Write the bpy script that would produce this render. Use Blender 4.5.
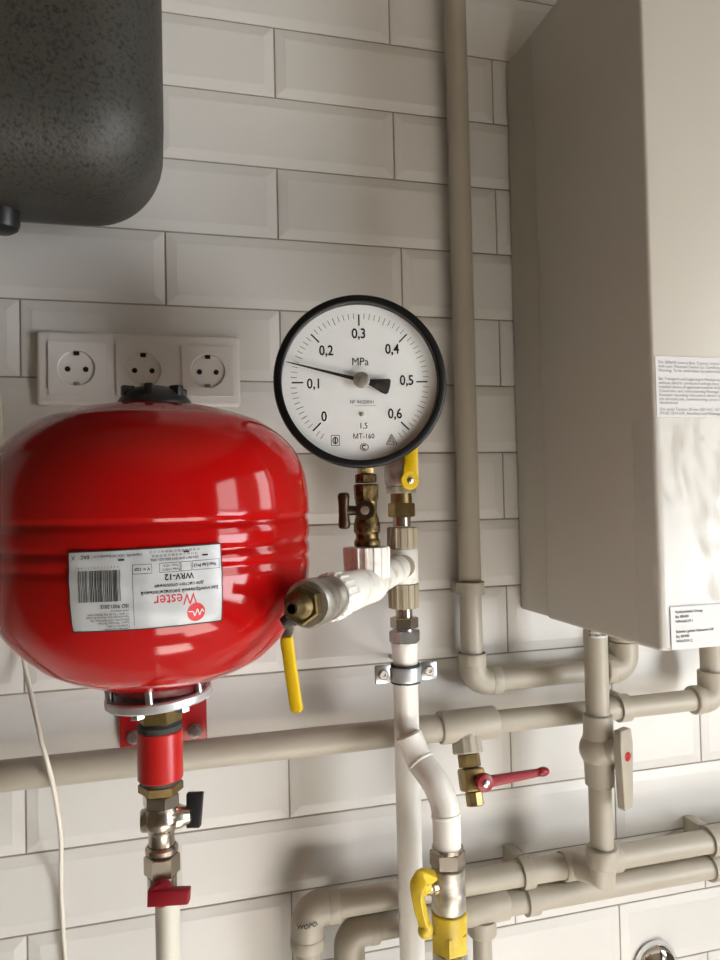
import bpy, bmesh, math, random
from mathutils import Vector, Matrix, noise

for o in list(bpy.data.objects):
    bpy.data.objects.remove(o)
SC = bpy.context.scene
COL = SC.collection
random.seed(4)

# ------------------------------------------------------------------ camera
FPX = 745.0
CAM = Vector((0.14156, -0.89053, -0.57770))
RIGHT = Vector((0.9647691, -0.2621096, -0.0227826))
DOWN = Vector((-0.0155658, 0.0295773, -0.9994413))
FWD = Vector((0.2626370, 0.9645847, 0.0244553))
cam_d = bpy.data.cameras.new('camera')
cam_d.sensor_fit = 'HORIZONTAL'
cam_d.sensor_width = 36.0
cam_d.lens = FPX / 720 * 36.0
cam_d.clip_start = 0.02
cam = bpy.data.objects.new('camera', cam_d)
COL.objects.link(cam)
cm = Matrix((RIGHT, -DOWN, -FWD)).transposed().to_4x4()
cm.translation = CAM
cam.matrix_world = cm
SC.camera = cam

# ------------------------------------------------------------------ light, exposure
SC.view_settings.view_transform = 'Standard'
SC.view_settings.look = 'None'
SC.view_settings.gamma = 1.0
SC.view_settings.use_curve_mapping = False
SC.view_settings.exposure = 0.06
world = bpy.data.worlds.new('daylight')
SC.world = world
world.use_nodes = True
bg = world.node_tree.nodes['Background']
bg.inputs[0].default_value = (0.80, 0.90, 1.0, 1)
bg.inputs[1].default_value = 1.0


def area(name, loc, target, sx, sy, power, col):
    d = bpy.data.lights.new(name, 'AREA')
    d.shape = 'RECTANGLE'
    d.size, d.size_y = sx, sy
    d.energy = power
    d.color = col
    o = bpy.data.objects.new(name, d)
    COL.objects.link(o)
    o.location = loc
    o.rotation_euler = (Vector(target) - Vector(loc)).to_track_quat('-Z', 'Y').to_euler()
    return o


# room (metres, wall with the pipes is the plane y = 0)
RX0, RX1, RY0, RZ0, RZ1 = -1.3, 1.6, -2.9, -1.95, 0.75
# daylight through the two sashes of the window in the right-hand wall
WZ0, WZ1, DZ0 = -0.62, 0.00, -1.44
area('window_daylight', (RX1 + 0.03, -0.47, (WZ0 + WZ1) / 2), (0, -0.47, (WZ0 + WZ1) / 2), 0.26, WZ1 - WZ0 - .04, 3.2, (1, 0.985, 0.96))
area('window_daylight', (RX1 + 0.03, -1.50, (WZ0 + WZ1) / 2), (0, -1.50, (WZ0 + WZ1) / 2), 0.62, WZ1 - WZ0 - .04, 7.5, (1, 0.985, 0.96))
area('added_low_fill', (RX1 + 0.03, -1.42, -1.02), (0, -1.42, -1.02), 0.90, .74, 30, (0.96, 0.98, 1))  # added area light at a made-up door, brightens the lower wall
# sun falling through the window and the made-up door opening on to the floor in front of the pipes
sun_d = bpy.data.lights.new('sun', 'SUN')
sun_d.energy = 66
sun_d.angle = 0.02
sun_d.color = (1, 0.98, 0.96)
sun = bpy.data.objects.new('sun', sun_d)
COL.objects.link(sun)
sun.location = (4, -1.4, 3)
sun.rotation_euler = Vector((-.62, -.03, -.78)).to_track_quat('-Z', 'Y').to_euler()
# ------------------------------------------------------------------ helpers
V = Vector


def at(u, v, Y):
    """Point of the photo pixel (u, v) on the upright plane y = Y."""
    d = RIGHT * ((u - 360) / FPX) + DOWN * ((v - 480) / FPX) + FWD
    return CAM + d * ((Y - CAM.y) / d.y)


def lin(c):
    return tuple((x / 12.92 if x <= 0.04045 else ((x + 0.055) / 1.055) ** 2.4) for x in (k / 255 for k in c))


def mat(name, rgb, rough=0.45, metal=0.0, spec=0.5, bump=0.0, bscale=60.0, vary=0.0, vscale=20.0, rgb2=None,
        coat=0.0, aniso=0.0, lo=0.35, hi=0.65):
    m = bpy.data.materials.new(name)
    m.use_nodes = True
    nt = m.node_tree
    b = nt.nodes['Principled BSDF']
    c = (*lin(rgb), 1)
    b.inputs['Base Color'].default_value = c
    b.inputs['Roughness'].default_value = rough
    b.inputs['Metallic'].default_value = metal
    b.inputs['Specular IOR Level'].default_value = spec
    b.inputs['Coat Weight'].default_value = coat
    b.inputs['Coat Roughness'].default_value = 0.05
    tc = nt.nodes.new('ShaderNodeTexCoord')
    if vary or rgb2:
        n = nt.nodes.new('ShaderNodeTexNoise')
        n.inputs['Scale'].default_value = vscale
        n.inputs['Detail'].default_value = 6
        nt.links.new(tc.outputs['Object'], n.inputs['Vector'])
        r = nt.nodes.new('ShaderNodeValToRGB')
        r.color_ramp.elements[0].position = lo
        r.color_ramp.elements[1].position = hi
        c2 = (*lin(rgb2), 1) if rgb2 else tuple(x * (1 - vary) for x in c[:3]) + (1,)
        r.color_ramp.elements[0].color = c2
        r.color_ramp.elements[1].color = c
        nt.links.new(n.outputs['Fac'], r.inputs['Fac'])
        nt.links.new(r.outputs['Color'], b.inputs['Base Color'])
    if bump:
        n = nt.nodes.new('ShaderNodeTexNoise')
        n.inputs['Scale'].default_value = bscale
        n.inputs['Detail'].default_value = 4
        nt.links.new(tc.outputs['Object'], n.inputs['Vector'])
        bp = nt.nodes.new('ShaderNodeBump')
        bp.inputs['Strength'].default_value = bump
        bp.inputs['Distance'].default_value = 0.002
        nt.links.new(n.outputs['Fac'], bp.inputs['Height'])
        nt.links.new(bp.outputs['Normal'], b.inputs['Normal'])
    return m


def frame(axis, ref=None):
    """Two unit vectors square to axis."""
    a = V(axis).normalized()
    r = V(ref) if ref is not None else (V((0, 0, 1)) if abs(a.z) < 0.9 else V((0, -1, 0)))
    e1 = (r - a * r.dot(a)).normalized()
    return a, e1, a.cross(e1)


class MB:
    def __init__(self):
        self.bm = bmesh.new()

    def add(self, vs, fs):
        b = [self.bm.verts.new(v) for v in vs]
        for f in fs:
            if len(set(f)) >= 3:
                try:
                    self.bm.faces.new([b[i] for i in f])
                except ValueError:
                    pass
        return self

    def lathe(self, p0, axis, prof, n=40, ref=None, mod=None, caps=True):
        a, e1, e2 = frame(axis, ref)
        p0 = V(p0)
        vs, fs = [], []
        for d, r in prof:
            for k in range(n):
                t = 2 * math.pi * k / n
                rr = max(r, 1e-5) * (mod(t) if mod else 1)
                vs.append(p0 + a * d + (e1 * math.cos(t) + e2 * math.sin(t)) * rr)
        m = len(prof)
        for i in range(m - 1):
            for k in range(n):
                k2 = (k + 1) % n
                fs.append((i * n + k, i * n + k2, (i + 1) * n + k2, (i + 1) * n + k))
        if caps:
            fs.append(tuple(range(n - 1, -1, -1)))
            fs.append(tuple((m - 1) * n + k for k in range(n)))
        return self.add(vs, fs)

    def cyl(self, p0, p1, r, n=36, bev=0.0):
        d = V(p1) - V(p0)
        L = d.length
        pr = [(0, r), (L, r)] if not bev else [(0, r - bev), (bev * .3, r - bev * .3), (bev, r), (L - bev, r), (L - bev * .3, r - bev * .3), (L, r - bev)]
        return self.lathe(p0, d, pr, n)

    def hexa(self, p0, p1, af, ref=None, ch=0.0015, sides=6):
        """Hexagon nut, af across flats, with chamfered corners."""
        d = V(p1) - V(p0)
        L = d.length
        R = af / 2 / math.cos(math.pi / sides)
        return self.lathe(p0, d, [(0, R - ch), (ch * .7, R), (L - ch * .7, R), (L, R - ch)], sides, ref)

    def tube(self, pts, r, n=28, caps=True):
        pts = [V(p) for p in pts]
        m = len(pts)
        rs = r if isinstance(r, (list, tuple)) else [r] * m
        tg = []
        for i in range(m):
            t = pts[min(i + 1, m - 1)] - pts[max(i - 1, 0)]
            tg.append(t.normalized())
        _, e1, e2 = frame(tg[0])
        vs, fs = [], []
        for i in range(m):
            e1 = (e1 - tg[i] * e1.dot(tg[i])).normalized()
            e2 = tg[i].cross(e1)
            for k in range(n):
                t = 2 * math.pi * k / n
                vs.append(pts[i] + (e1 * math.cos(t) + e2 * math.sin(t)) * rs[i])
        for i in range(m - 1):
            for k in range(n):
                k2 = (k + 1) % n
                fs.append((i * n + k, i * n + k2, (i + 1) * n + k2, (i + 1) * n + k))
        if caps:
            fs.append(tuple(range(n - 1, -1, -1)))
            fs.append(tuple((m - 1) * n + k for k in range(n)))
        return self.add(vs, fs)

    def box(self, c, size, ax=None, bev=0.0, seg=2):
        b = bmesh.new()
        bmesh.ops.create_cube(b, size=1)
        for v in b.verts:
            v.co = V((v.co.x * size[0], v.co.y * size[1], v.co.z * size[2]))
        if bev:
            bmesh.ops.bevel(b, geom=b.edges[:], offset=bev, segments=seg, profile=0.5, affect='EDGES')
        A = Matrix([V(x).normalized() for x in ax]).transposed() if ax else Matrix.Identity(3)
        return self.merge(b, lambda p: V(c) + A @ p)

    def merge(self, b, fn):
        b.verts.index_update()
        vs = [fn(v.co.copy()) for v in b.verts]
        fs = [tuple(v.index for v in f.verts) for f in b.faces]
        b.free()
        return self.add(vs, fs)

    def prism(self, poly, o, e1, e2, nrm, th, bev=0.0):
        """Outline poly (2-D, in e1/e2) with thickness th along nrm, centred on o."""
        b = bmesh.new()
        lo = [b.verts.new((x, y, -th / 2)) for x, y in poly]
        hi = [b.verts.new((x, y, th / 2)) for x, y in poly]
        k = len(poly)
        b.faces.new(lo[::-1])
        b.faces.new(hi)
        for i in range(k):
            b.faces.new((lo[i], lo[(i + 1) % k], hi[(i + 1) % k], hi[i]))
        if bev:
            es = [e for e in b.edges if len({round(v.co.z, 6) for v in e.verts}) == 1]
            bmesh.ops.bevel(b, geom=es, offset=bev, segments=2, profile=0.5, affect='EDGES')
        o, e1, e2, nrm = V(o), V(e1), V(e2), V(nrm)
        return self.merge(b, lambda p: o + e1 * p.x + e2 * p.y + nrm * p.z)

    def ball(self, c, r, sx=(1, 1, 1), n=24):
        b = bmesh.new()
        bmesh.ops.create_uvsphere(b, u_segments=n, v_segments=n // 2, radius=1)
        return self.merge(b, lambda p: V(c) + V((p.x * r * sx[0], p.y * r * sx[1], p.z * r * sx[2])))

    def text(self, s, size, fn, align='CENTER', bold=0.0, xs=1.0):
        vs, fs = text_shape(s, size, align, bold)
        return self.add([fn(x * xs, y) for x, y in vs], fs)

    def build(self, name, material, parent=None, label=None, origin=None, sharp=34, flat=False):
        bm = self.bm
        bmesh.ops.remove_doubles(bm, verts=bm.verts[:], dist=1e-6)
        bmesh.ops.recalc_face_normals(bm, faces=bm.faces[:])
        if parent is not None:
            org = V(parent['_o'])
        else:
            org = V(origin) if origin is not None else V((0, 0, 0))
        for v in bm.verts:
            v.co -= org
        me = bpy.data.meshes.new(name)
        bm.to_mesh(me)
        bm.free()
        me.materials.append(material)
        if not flat:
            for p in me.polygons:
                p.use_smooth = True
            me.set_sharp_from_angle(angle=math.radians(sharp))
        ob = bpy.data.objects.new(name, me)
        COL.objects.link(ob)
        ob['_o'] = list(org)
        if parent is not None:
            ob.parent = parent
        else:
            ob.location = org
        if label:
            ob['label'] = label
        return ob


_tc = {}


def text_shape(s, size, align, bold):
    k = (s, size, align, bold)
    if k not in _tc:
        cu = bpy.data.curves.new('t', 'FONT')
        cu.body = s
        cu.size = size
        cu.align_x = align
        cu.align_y = 'CENTER'
        cu.offset = bold
        cu.resolution_u = 3
        o = bpy.data.objects.new('t', cu)
        COL.objects.link(o)
        bpy.context.view_layer.update()
        ev = o.evaluated_get(bpy.context.evaluated_depsgraph_get())
        me = ev.to_mesh()
        _tc[k] = ([(v.co.x, v.co.y) for v in me.vertices], [tuple(p.vertices) for p in me.polygons])
        ev.to_mesh_clear()
        bpy.data.objects.remove(o)
        bpy.data.curves.remove(cu)
    return _tc[k]


def thing(name, label, cat, loc, group=None):
    o = bpy.data.objects.new(name, None)
    o.empty_display_size = 0.02
    COL.objects.link(o)
    o.location = loc
    o['_o'] = list(loc)
    o['label'] = label
    o['category'] = cat
    if group:
        o['group'] = group
    return o


def tag(o, label, cat, group=None):
    o['label'] = label
    o['category'] = cat
    if group:
        o['group'] = group
    return o


def struct(o):
    o['kind'] = 'structure'
    return o


def arc(p0, c, p1, R, n=10):
    """Polyline p0 -> c -> p1 with the corner rounded to radius R."""
    p0, c, p1 = V(p0), V(c), V(p1)
    d0, d1 = (p0 - c).normalized(), (p1 - c).normalized()
    ang = d0.angle(d1)
    t = R / math.tan(ang / 2)
    a, b = c + d0 * t, c + d1 * t
    bis = (d0 + d1).normalized()
    ctr = c + bis * (R / math.sin(ang / 2))
    u, w = a - ctr, b - ctr
    tot = u.angle(w)
    pts = [p0]
    ax = u.cross(w).normalized()
    for k in range(n + 1):
        q = u.copy()
        q.rotate(Matrix.Rotation(tot * k / n, 3, ax))
        pts.append(ctr + q)
    pts.append(p1)
    return pts


def catmull(pts, k=6):
    P = [V(p) for p in pts]
    out = []
    for i in range(len(P) - 1):
        p0, p1, p2, p3 = P[max(i - 1, 0)], P[i], P[i + 1], P[min(i + 2, len(P) - 1)]
        for j in range(k):
            t = j / k
            out.append(0.5 * ((2 * p1) + (p2 - p0) * t + (2 * p0 - 5 * p1 + 4 * p2 - p3) * t * t + (3 * p1 - p0 - 3 * p2 + p3) * t ** 3))
    out.append(P[-1])
    return out


X, Y, Z = V((1, 0, 0)), V((0, 1, 0)), V((0, 0, 1))

# ------------------------------------------------------------------ materials
M_tile = mat('glazed_tile', (214, 211, 206), rough=0.34, spec=0.35, bump=0.03, bscale=9, vary=0.03, vscale=6)
M_grout = mat('grout', (158, 150, 138), rough=0.9, vary=0.15, vscale=60)
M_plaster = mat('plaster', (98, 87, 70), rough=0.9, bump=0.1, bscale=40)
M_ceil = mat('ceiling_paint', (132, 120, 100), rough=0.9, vary=0.03)
M_floor = mat('floor_laminate', (208, 203, 195), rough=0.5, vary=0.06, vscale=4)
M_red = mat('red_enamel', (160, 11, 11), rough=0.09, spec=0.32, coat=0.0, bump=0.012, bscale=30)
M_redm = mat('red_plate_paint', (166, 18, 22), rough=0.35)
M_redp = mat('red_plastic', (176, 27, 24), rough=0.3)
M_dred = mat('dark_red_paint', (138, 12, 30), rough=0.38)
M_dneck = mat('red_enamel_gap_shade', (96, 10, 12), rough=0.4)  # red enamel darkened, shade of the gap under the tank put into the colour
M_zincl = mat('pale_zinc', (206, 210, 212), rough=0.42, metal=0.75, vary=0.15, vscale=60)
M_zinc = mat('zinc_plate', (200, 202, 204), rough=0.28, metal=1.0, vary=0.25, vscale=70)
M_nickel = mat('nickel', (196, 186, 172), rough=0.27, metal=1.0, vary=0.15, vscale=40, bump=0.05, bscale=150)
M_brass = mat('brass', (166, 142, 96), rough=0.40, metal=1.0, vary=0.4, vscale=60, bump=0.08, bscale=120)
M_obrass = mat('tarnished_brass', (140, 120, 82), rough=0.46, metal=1.0, rgb2=(76, 62, 42), vscale=130, bump=0.25, bscale=160, lo=.4, hi=.6)
M_dullb = mat('dull_brass', (122, 104, 70), rough=0.45, metal=0.9, vary=0.4, vscale=90, bump=0.1, bscale=120)
M_dbrass = mat('dark_bronze', (64, 52, 36), rough=0.4, metal=0.75, bump=0.2, bscale=110)
M_steel = mat('worn_steel', (206, 202, 194), rough=0.42, metal=0.85, rgb2=(150, 142, 128), vscale=70, bump=0.1, bscale=90)
M_chrome = mat('chrome', (232, 232, 232), rough=0.05, metal=1.0, vary=0.02)
M_black = mat('black_enamel', (8, 8, 8), rough=0.4, spec=0.3, bump=0.03)
M_blackp = mat('black_plastic', (22, 23, 24), rough=0.42, bump=0.1, bscale=200)
M_rubber = mat('dark_rubber', (46, 45, 42), rough=0.7, bump=0.1)
M_dial = mat('dial_white', (238, 240, 238), rough=0.6, vary=0.02)
M_ink = mat('black_ink', (22, 22, 22), rough=0.6)
M_inkg = mat('grey_ink', (118, 118, 120), rough=0.6)
M_inkr = mat('red_ink', (194, 30, 40), rough=0.5)
M_sticker = mat('silver_sticker', (184, 186, 188), rough=0.36, bump=0.12, bscale=26, vary=0.06, vscale=18)
M_ppr = mat('grey_polypropylene', (172, 164, 149), rough=0.42, bump=0.05, bscale=70, vary=0.06, vscale=16)
M_pprd = mat('weathered_polypropylene', (166, 156, 132), rough=0.45, bump=0.08, bscale=70, vary=0.1, vscale=30)
M_wppr = mat('white_polypropylene', (232, 229, 222), rough=0.3, bump=0.04, bscale=60, vary=0.03, vscale=20)
M_wfit = mat('smeared_white_plastic', (234, 231, 224), rough=0.4, rgb2=(196, 186, 170), vscale=55, lo=.28, hi=.46, bump=0.12, bscale=90)
M_pink = mat('pinkish_plastic', (206, 150, 140), rough=0.45)
M_yel = mat('yellow_paint', (226, 188, 22), rough=0.33, vary=0.06, vscale=70, bump=0.04)
M_yelw = mat('yellow_worn_paint', (216, 186, 40), rough=0.4, rgb2=(188, 160, 50), vscale=45, bump=0.1, bscale=80)
M_box = mat('white_enamel', (190, 184, 173), rough=0.32, bump=0.02, bscale=6, vary=0.01)
M_sock = mat('white_thermoplastic', (226, 222, 218), rough=0.28, bump=0.02)
M_hole = mat('dark_hole', (14, 13, 12), rough=0.8)
M_paper = mat('white_paper', (208, 206, 204), rough=0.55, vary=0.02)
M_sheet = mat('printed_film', (198, 195, 192), rough=0.45, vary=0.02)
M_cream = mat('cream_polypropylene', (204, 199, 187), rough=0.4, vary=0.04)
M_cable = mat('white_cable_sheath', (224, 218, 204), rough=0.45)
M_speck = mat('hammered_dark_paint', (58, 57, 52), rough=0.5, rgb2=(28, 28, 26), vscale=260, lo=.3, hi=.5, bump=0.3, bscale=330, spec=0.4)


def film_material(name, milky, gloss, rough):
    m = bpy.data.materials.new(name)
    m.use_nodes = True
    nt = m.node_tree
    nt.nodes.clear()
    out = nt.nodes.new('ShaderNodeOutputMaterial')
    tr = nt.nodes.new('ShaderNodeBsdfTransparent')
    tr.inputs[0].default_value = (0.97, 0.97, 0.97, 1)
    gl = nt.nodes.new('ShaderNodeBsdfGlossy')
    gl.inputs['Roughness'].default_value = rough
    df = nt.nodes.new('ShaderNodeBsdfDiffuse')
    df.inputs[0].default_value = (0.9, 0.9, 0.9, 1)
    m1 = nt.nodes.new('ShaderNodeMixShader')
    m1.inputs[0].default_value = milky
    nt.links.new(tr.outputs[0], m1.inputs[1])
    nt.links.new(df.outputs[0], m1.inputs[2])
    m2 = nt.nodes.new('ShaderNodeMixShader')
    m2.inputs[0].default_value = gloss
    nt.links.new(m1.outputs[0], m2.inputs[1])
    nt.links.new(gl.outputs[0], m2.inputs[2])
    nt.links.new(m2.outputs[0], out.inputs[0])
    return m


M_film = film_material('clear_film', .10, .035, .20)
M_glass = film_material('gauge_glass', .0, .035, .02)

# ------------------------------------------------------------------ room shell
TW, TH, GAP = 0.2904, 0.087, 0.0022
tiles = MB()
ODD = {-1: 0.001, 1: 0.003, 3: 0.0095, 11: 0.004, 13: 0.005}
for row in range(-8, 22):
    zt, zb = -TH * row - GAP / 2, -TH * (row + 1) + GAP / 2
    zt, zb = min(zt, RZ1), max(zb, RZ0)
    off = -0.0025 if row % 2 == 0 else TW / 2 + ODD.get(row, 0.004)
    for c in range(-6, 7):
        x0, x1 = c * TW + off + GAP / 2, (c + 1) * TW + off - GAP / 2
        x0, x1 = max(x0, RX0), min(x1, RX1)
        if x1 - x0 < 0.03 or zt - zb < 0.03:
            continue
        b, h = 0.0105, 0.0019
        e = [(x0, zb), (x1, zb), (x1, zt), (x0, zt)]
        i = [(x0 + b, zb + b), (x1 - b, zb + b), (x1 - b, zt - b), (x0 + b, zt - b)]
        i2 = [(x0 + b + .0015, zb + b + .0015), (x1 - b - .0015, zb + b + .0015), (x1 - b - .0015, zt - b - .0015), (x0 + b + .0015, zt - b - .0015)]
        vs = [(p[0], 0.003, p[1]) for p in e] + [(p[0], 0.0, p[1]) for p in e] + [(p[0], -h + .0003, p[1]) for p in i] + [(p[0], -h, p[1]) for p in i2]
        fs = [(12, 13, 14, 15)]
        for k in range(4):
            k2 = (k + 1) % 4
            for L in (0, 4, 8):
                fs.append((L + k, L + k2, L + 4 + k2, L + 4 + k))
        tiles.add(vs, fs)
wall = tiles.build('wall_back', M_tile, flat=True)
struct(wall)
# grout bed behind the tiles, part of the same wall
g = MB().box(((RX0 + RX1) / 2, 0.051, (RZ0 + RZ1) / 2), (RX1 - RX0, 0.1, RZ1 - RZ0)).build('grout_bed', M_grout, wall, flat=True)
cx, cy, cz = (RX0 + RX1) / 2, RY0 / 2, (RZ0 + RZ1) / 2
struct(MB().box((cx, cy, RZ0 - .05), (RX1 - RX0 + .4, -RY0 + .4, .1)).build('floor', M_floor, flat=True))
struct(MB().box((cx, cy, RZ1 + .05), (RX1 - RX0 + .4, -RY0 + .4, .1)).build('ceiling', M_ceil, flat=True))
struct(MB().box((RX0 - .05, cy, cz), (.1, -RY0, RZ1 - RZ0)).build('wall_left', M_plaster, flat=True))
struct(MB().box((cx, RY0 - .05, cz), (RX1 - RX0, .1, RZ1 - RZ0)).build('wall_front', M_plaster, flat=True))
wy0, wy1 = -1.92, -0.26
wr = MB()
wr.box((RX1 + .05, (RY0 + wy0) / 2, cz), (.1, wy0 - RY0, RZ1 - RZ0))
wr.box((RX1 + .05, wy1 / 2, cz), (.1, -wy1, RZ1 - RZ0))
wr.box((RX1 + .05, (-.92 + wy1) / 2, (RZ0 + WZ0) / 2), (.1, wy1 + .92, WZ0 - RZ0))
wr.box((RX1 + .05, (wy0 - .92) / 2, (RZ0 + DZ0) / 2), (.1, -.92 - wy0, DZ0 - RZ0))  # sill of the made-up door opening, raised to trim the sun patch
wr.box((RX1 + .05, (wy0 + wy1) / 2, (RZ1 + WZ1) / 2), (.1, wy1 - wy0, RZ1 - WZ1))
struct(wr.build('wall_right', M_plaster, flat=True))
wf = MB()
for yy, w, za in ((wy0 + .055, .11, DZ0), (wy1 - .035, .07, WZ0), (-.90, .56, WZ0)):
    wf.box((RX1 + .02, yy, (za + WZ1) / 2), (.05, w, WZ1 - za), bev=.004)
wf.box((RX1 + .02, (wy0 + wy1) / 2, WZ1 - .01), (.05, wy1 - wy0, .02), bev=.004)
wf.box((RX1 + .02, (wy1 - .66) / 2, WZ0 + .01), (.05, wy1 + .66, .02), bev=.004)
wf.box((RX1 + .02, (wy0 - .92) / 2, DZ0 + .01), (.05, -.92 - wy0, .02), bev=.004)
struct(wf.build('window_1', M_wppr))

# ------------------------------------------------------------------ wall boiler
BX0, BX1, BY, BZ0, BZ1 = 0.5945, 1.0145, -0.286, -0.7285, -0.008
boiler = thing('wall_boiler', 'tall white wall-hung boiler with clear film still on its lower front', 'boiler', (0.8, -0.14, BZ0))
MB().box(((BX0 + BX1) / 2, (BY - .0745) / 2, (BZ0 + BZ1) / 2), (BX1 - BX0, -BY - .0745, BZ1 - BZ0), bev=.004, seg=3).build('casing', M_box, boiler)
MB().box(((BX0 + BX1) / 2 + .0008, -.039, (BZ0 + BZ1) / 2 + .001), (BX1 - BX0 - .0016, .070, BZ1 - BZ0 - .002), bev=.002).build('back_panel', M_box, boiler)
zf = at(655, 418, BY).z
# instruction sheet on the front
Zs0, Zs1 = zf + .001, at(655, 356, BY).z
sx0 = BX0 + .004
sheet = MB().box(((sx0 + sx0 + .20) / 2, BY - .0003, (Zs0 + Zs1) / 2), (.20, .0003, Zs1 - Zs0)).build('instruction_sheet', M_sheet, boiler, 'white sheet with lines of small grey print')
sh_t = MB()
lines = [(0.004, 'Die 2006/95 Low-in-Box. Control. Universal. Fitting and'), (0.0095, 'with com. Mounted Device Co. Certificate and service'),
         (0.0150, 'Warning. To be undertaken by authorised person only'),
         (0.0265, 'Bei Transport und Lagerung in Position stehend lassen'), (0.0320, 'without electric connection and gas lines unopened'),
         (0.0375, 'installed device of approved material shall be used'), (0.0430, 'Conversion and commissioning Montage durch Fachmann'),
         (0.0485, 'Kompakt mounting instructions device carefully read'), (0.0540, 'the serviced unit, commissioning carton to be kept'), (0.0590, 'documented'),
         (0.0680, 'Ote serial Tension 50 mm 300 VAC, 50 Hz protection'), (0.0735, 'IPX4D 2014 kW, Anschluss und Montage bis 3 bar max')]
for dz, s in lines:
    sh_t.text(s, .0041, lambda x, y, dz=dz: V((sx0 + .003 + x, BY - .0006, Zs1 - dz * .70 - .003 + y)), 'LEFT', 0)
sh_t.build('printed_text', M_inkg, sheet, flat=True)


s0, s1 = at(669, 607, BY), at(669, 650, BY)


# film: wrinkled clear sheet over the lower front, lapped round the left edge
def film_off(a, z):
    p = V((a * 14, z * 9, 3.1))
    w = abs(noise.noise(p)) * 1.6 + abs(noise.noise(V((a * 34 + z * 22, z * 18 - a * 10, 7)))) * .8
    h = .0011 + .0042 * max(0, .5 - w)
    if a > 0 and s0.x - .006 < BX0 + a < s0.x + .100 and z < s0.z + .004:
        h = .0011
    return h


fm = MB()
na, nz = 90, 110
zlo = BZ0 + .004
vs, fs = [], []
for j in range(nz + 1):
    z = zlo + (zf - zlo) * j / nz
    for i in range(na + 1):
        a = -0.035 + 0.42 * i / na
        if i == 0:
            a = -.032 - .006 * noise.noise(V((0, z * 40, 0)))
        if a < 0:
            vs.append((BX0 - film_off(a, z), BY - a, z))
        else:
            vs.append((BX0 + a, BY - film_off(a, z), z))
for j in range(nz):
    for i in range(na):
        k = j * (na + 1) + i
        fs.append((k, k + 1, k + na + 2, k + na + 1))
fm.add(vs, fs)
fm.build('protective_film', M_film, boiler, 'crinkled clear protective film', sharp=180)
st = MB().box((s0.x + .0475, BY - .0016, (s0.z + s1.z) / 2), (.095, .0006, s0.z - s1.z)).build('sticker', M_paper, boiler, 'small white sticker with six lines of print')
stt = MB()
for dz, s in ((.004, 'Vodoochistka Group'), (.0085, 'Iby BR400'), (.0130, 'WRA46C/F.1'), (.0225, 'Kabelen gebiet Glaswand GK'), (.0270, 'Iby BR400'), (.0315, 'WRAG/W.2')):
    stt.text(s, .0036, lambda x, y, dz=dz: V((s0.x + .005 + x, BY - .0021, s0.z - dz - .001 + y)), 'LEFT', .00006)
stt.build('printed_text', M_ink, st, flat=True)
# ------------------------------------------------------------------ dark casing, upper left
ex = at(162, 50, -.115).x
hx0, hx1, hy0, hy1, hz0, hz1, hr = -.36, ex, -.215, -.015, at(120, 215, -.115).z, .34, .075
heater = thing('water_heater', 'dark grey speckled rounded water heater casing high on the tiled wall', 'water heater', ((hx0 + hx1) / 2, -.11, hz0))
b = bmesh.new()
bmesh.ops.create_cube(b, size=2)
bmesh.ops.subdivide_edges(b, edges=b.edges[:], cuts=30, use_grid_fill=True)
hc = V(((hx0 + hx1) / 2, (hy0 + hy1) / 2, (hz0 + hz1) / 2))
hh = V(((hx1 - hx0) / 2, (hy1 - hy0) / 2, (hz1 - hz0) / 2))


def rbox(p):
    # concentrate grid lines at the rounded edges
    q = V([math.copysign(abs(t) ** 0.6, t) * h for t, h in zip(p, hh)])
    inn = V([max(-(h - hr), min(h - hr, t)) for t, h in zip(q, hh)])
    d = q - inn
    return hc + (inn + d.normalized() * hr if d.length > 1e-9 else q)


MB().merge(b, rbox).build('casing', M_speck, heater, sharp=60)
fp = at(1, 232, -.10)
MB().lathe((fp.x, fp.y, fp.z), Z, [(0, .011), (.003, .0155), (.008, .0175), (hz0 - fp.z + .004, .0180)]).build('outlet_stub', M_blackp, heater)

# ------------------------------------------------------------------ triple socket
sk = thing('socket_outlet', 'white triple socket outlet on the tiles behind the red tank', 'socket outlet', (.127, -.004, -.467))
fx0, fx1, fz0, fz1 = .0153, .2380, -.4670, -.3846
YF = -.0125
fr = MB()
fr.box(((fx0 + fx1) / 2, (YF - .002) / 2, (fz0 + fz1) / 2), (fx1 - fx0, -YF - .002, fz1 - fz0), bev=.0045, seg=3)
fr.build('frame', M_sock, sk)
for k, xc in enumerate((.0572, .1283, .2003)):
    zc = -.4262
    ins = MB()
    hw = .0292
    # square insert with a round well
    n = 48
    vs, fs = [], []
    sq, ro, rb = [], [], []
    for i in range(n):
        t = 2 * math.pi * i / n
        c, s = math.cos(t), math.sin(t)
        m = max(abs(c), abs(s))
        sq.append((xc + hw * c / m, YF - .0026, zc + hw * s / m))
        ro.append((xc + .0198 * c, YF - .0030, zc + .0198 * s))
        rb.append((xc + .0190 * c, YF - .0003, zc + .0190 * s))
    sk0 = [(p[0], YF + .001, p[2]) for p in sq]
    vs = sk0 + sq + ro + rb + [(xc, YF - .0003, zc)]
    for L in (0, 1, 2):
        for i in range(n):
            j = (i + 1) % n
            fs.append((L * n + i, L * n + j, (L + 1) * n + j, (L + 1) * n + i))
    for i in range(n):
        fs.append((3 * n + i, 3 * n + (i + 1) % n, 4 * n))
    ins.add(vs, fs)
    io = ins.build('socket_insert', M_sock, sk, sharp=25)
    for dx in (-.0095, .0095):
        MB().cyl((xc + dx, YF - .0001, zc - .001), (xc + dx, YF - .0008, zc - .001), .0030, 20).build('pin_hole', M_hole, io)
    for dz in (.0165, -.0175):
        c = MB()
        c.box((xc, YF - .0012, zc + dz), (.0062, .0018, .0046), bev=.0008)
        c.build('earth_clip', M_hole if dz > 0 else M_steel, io)
    if k < 2:
        pass

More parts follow.
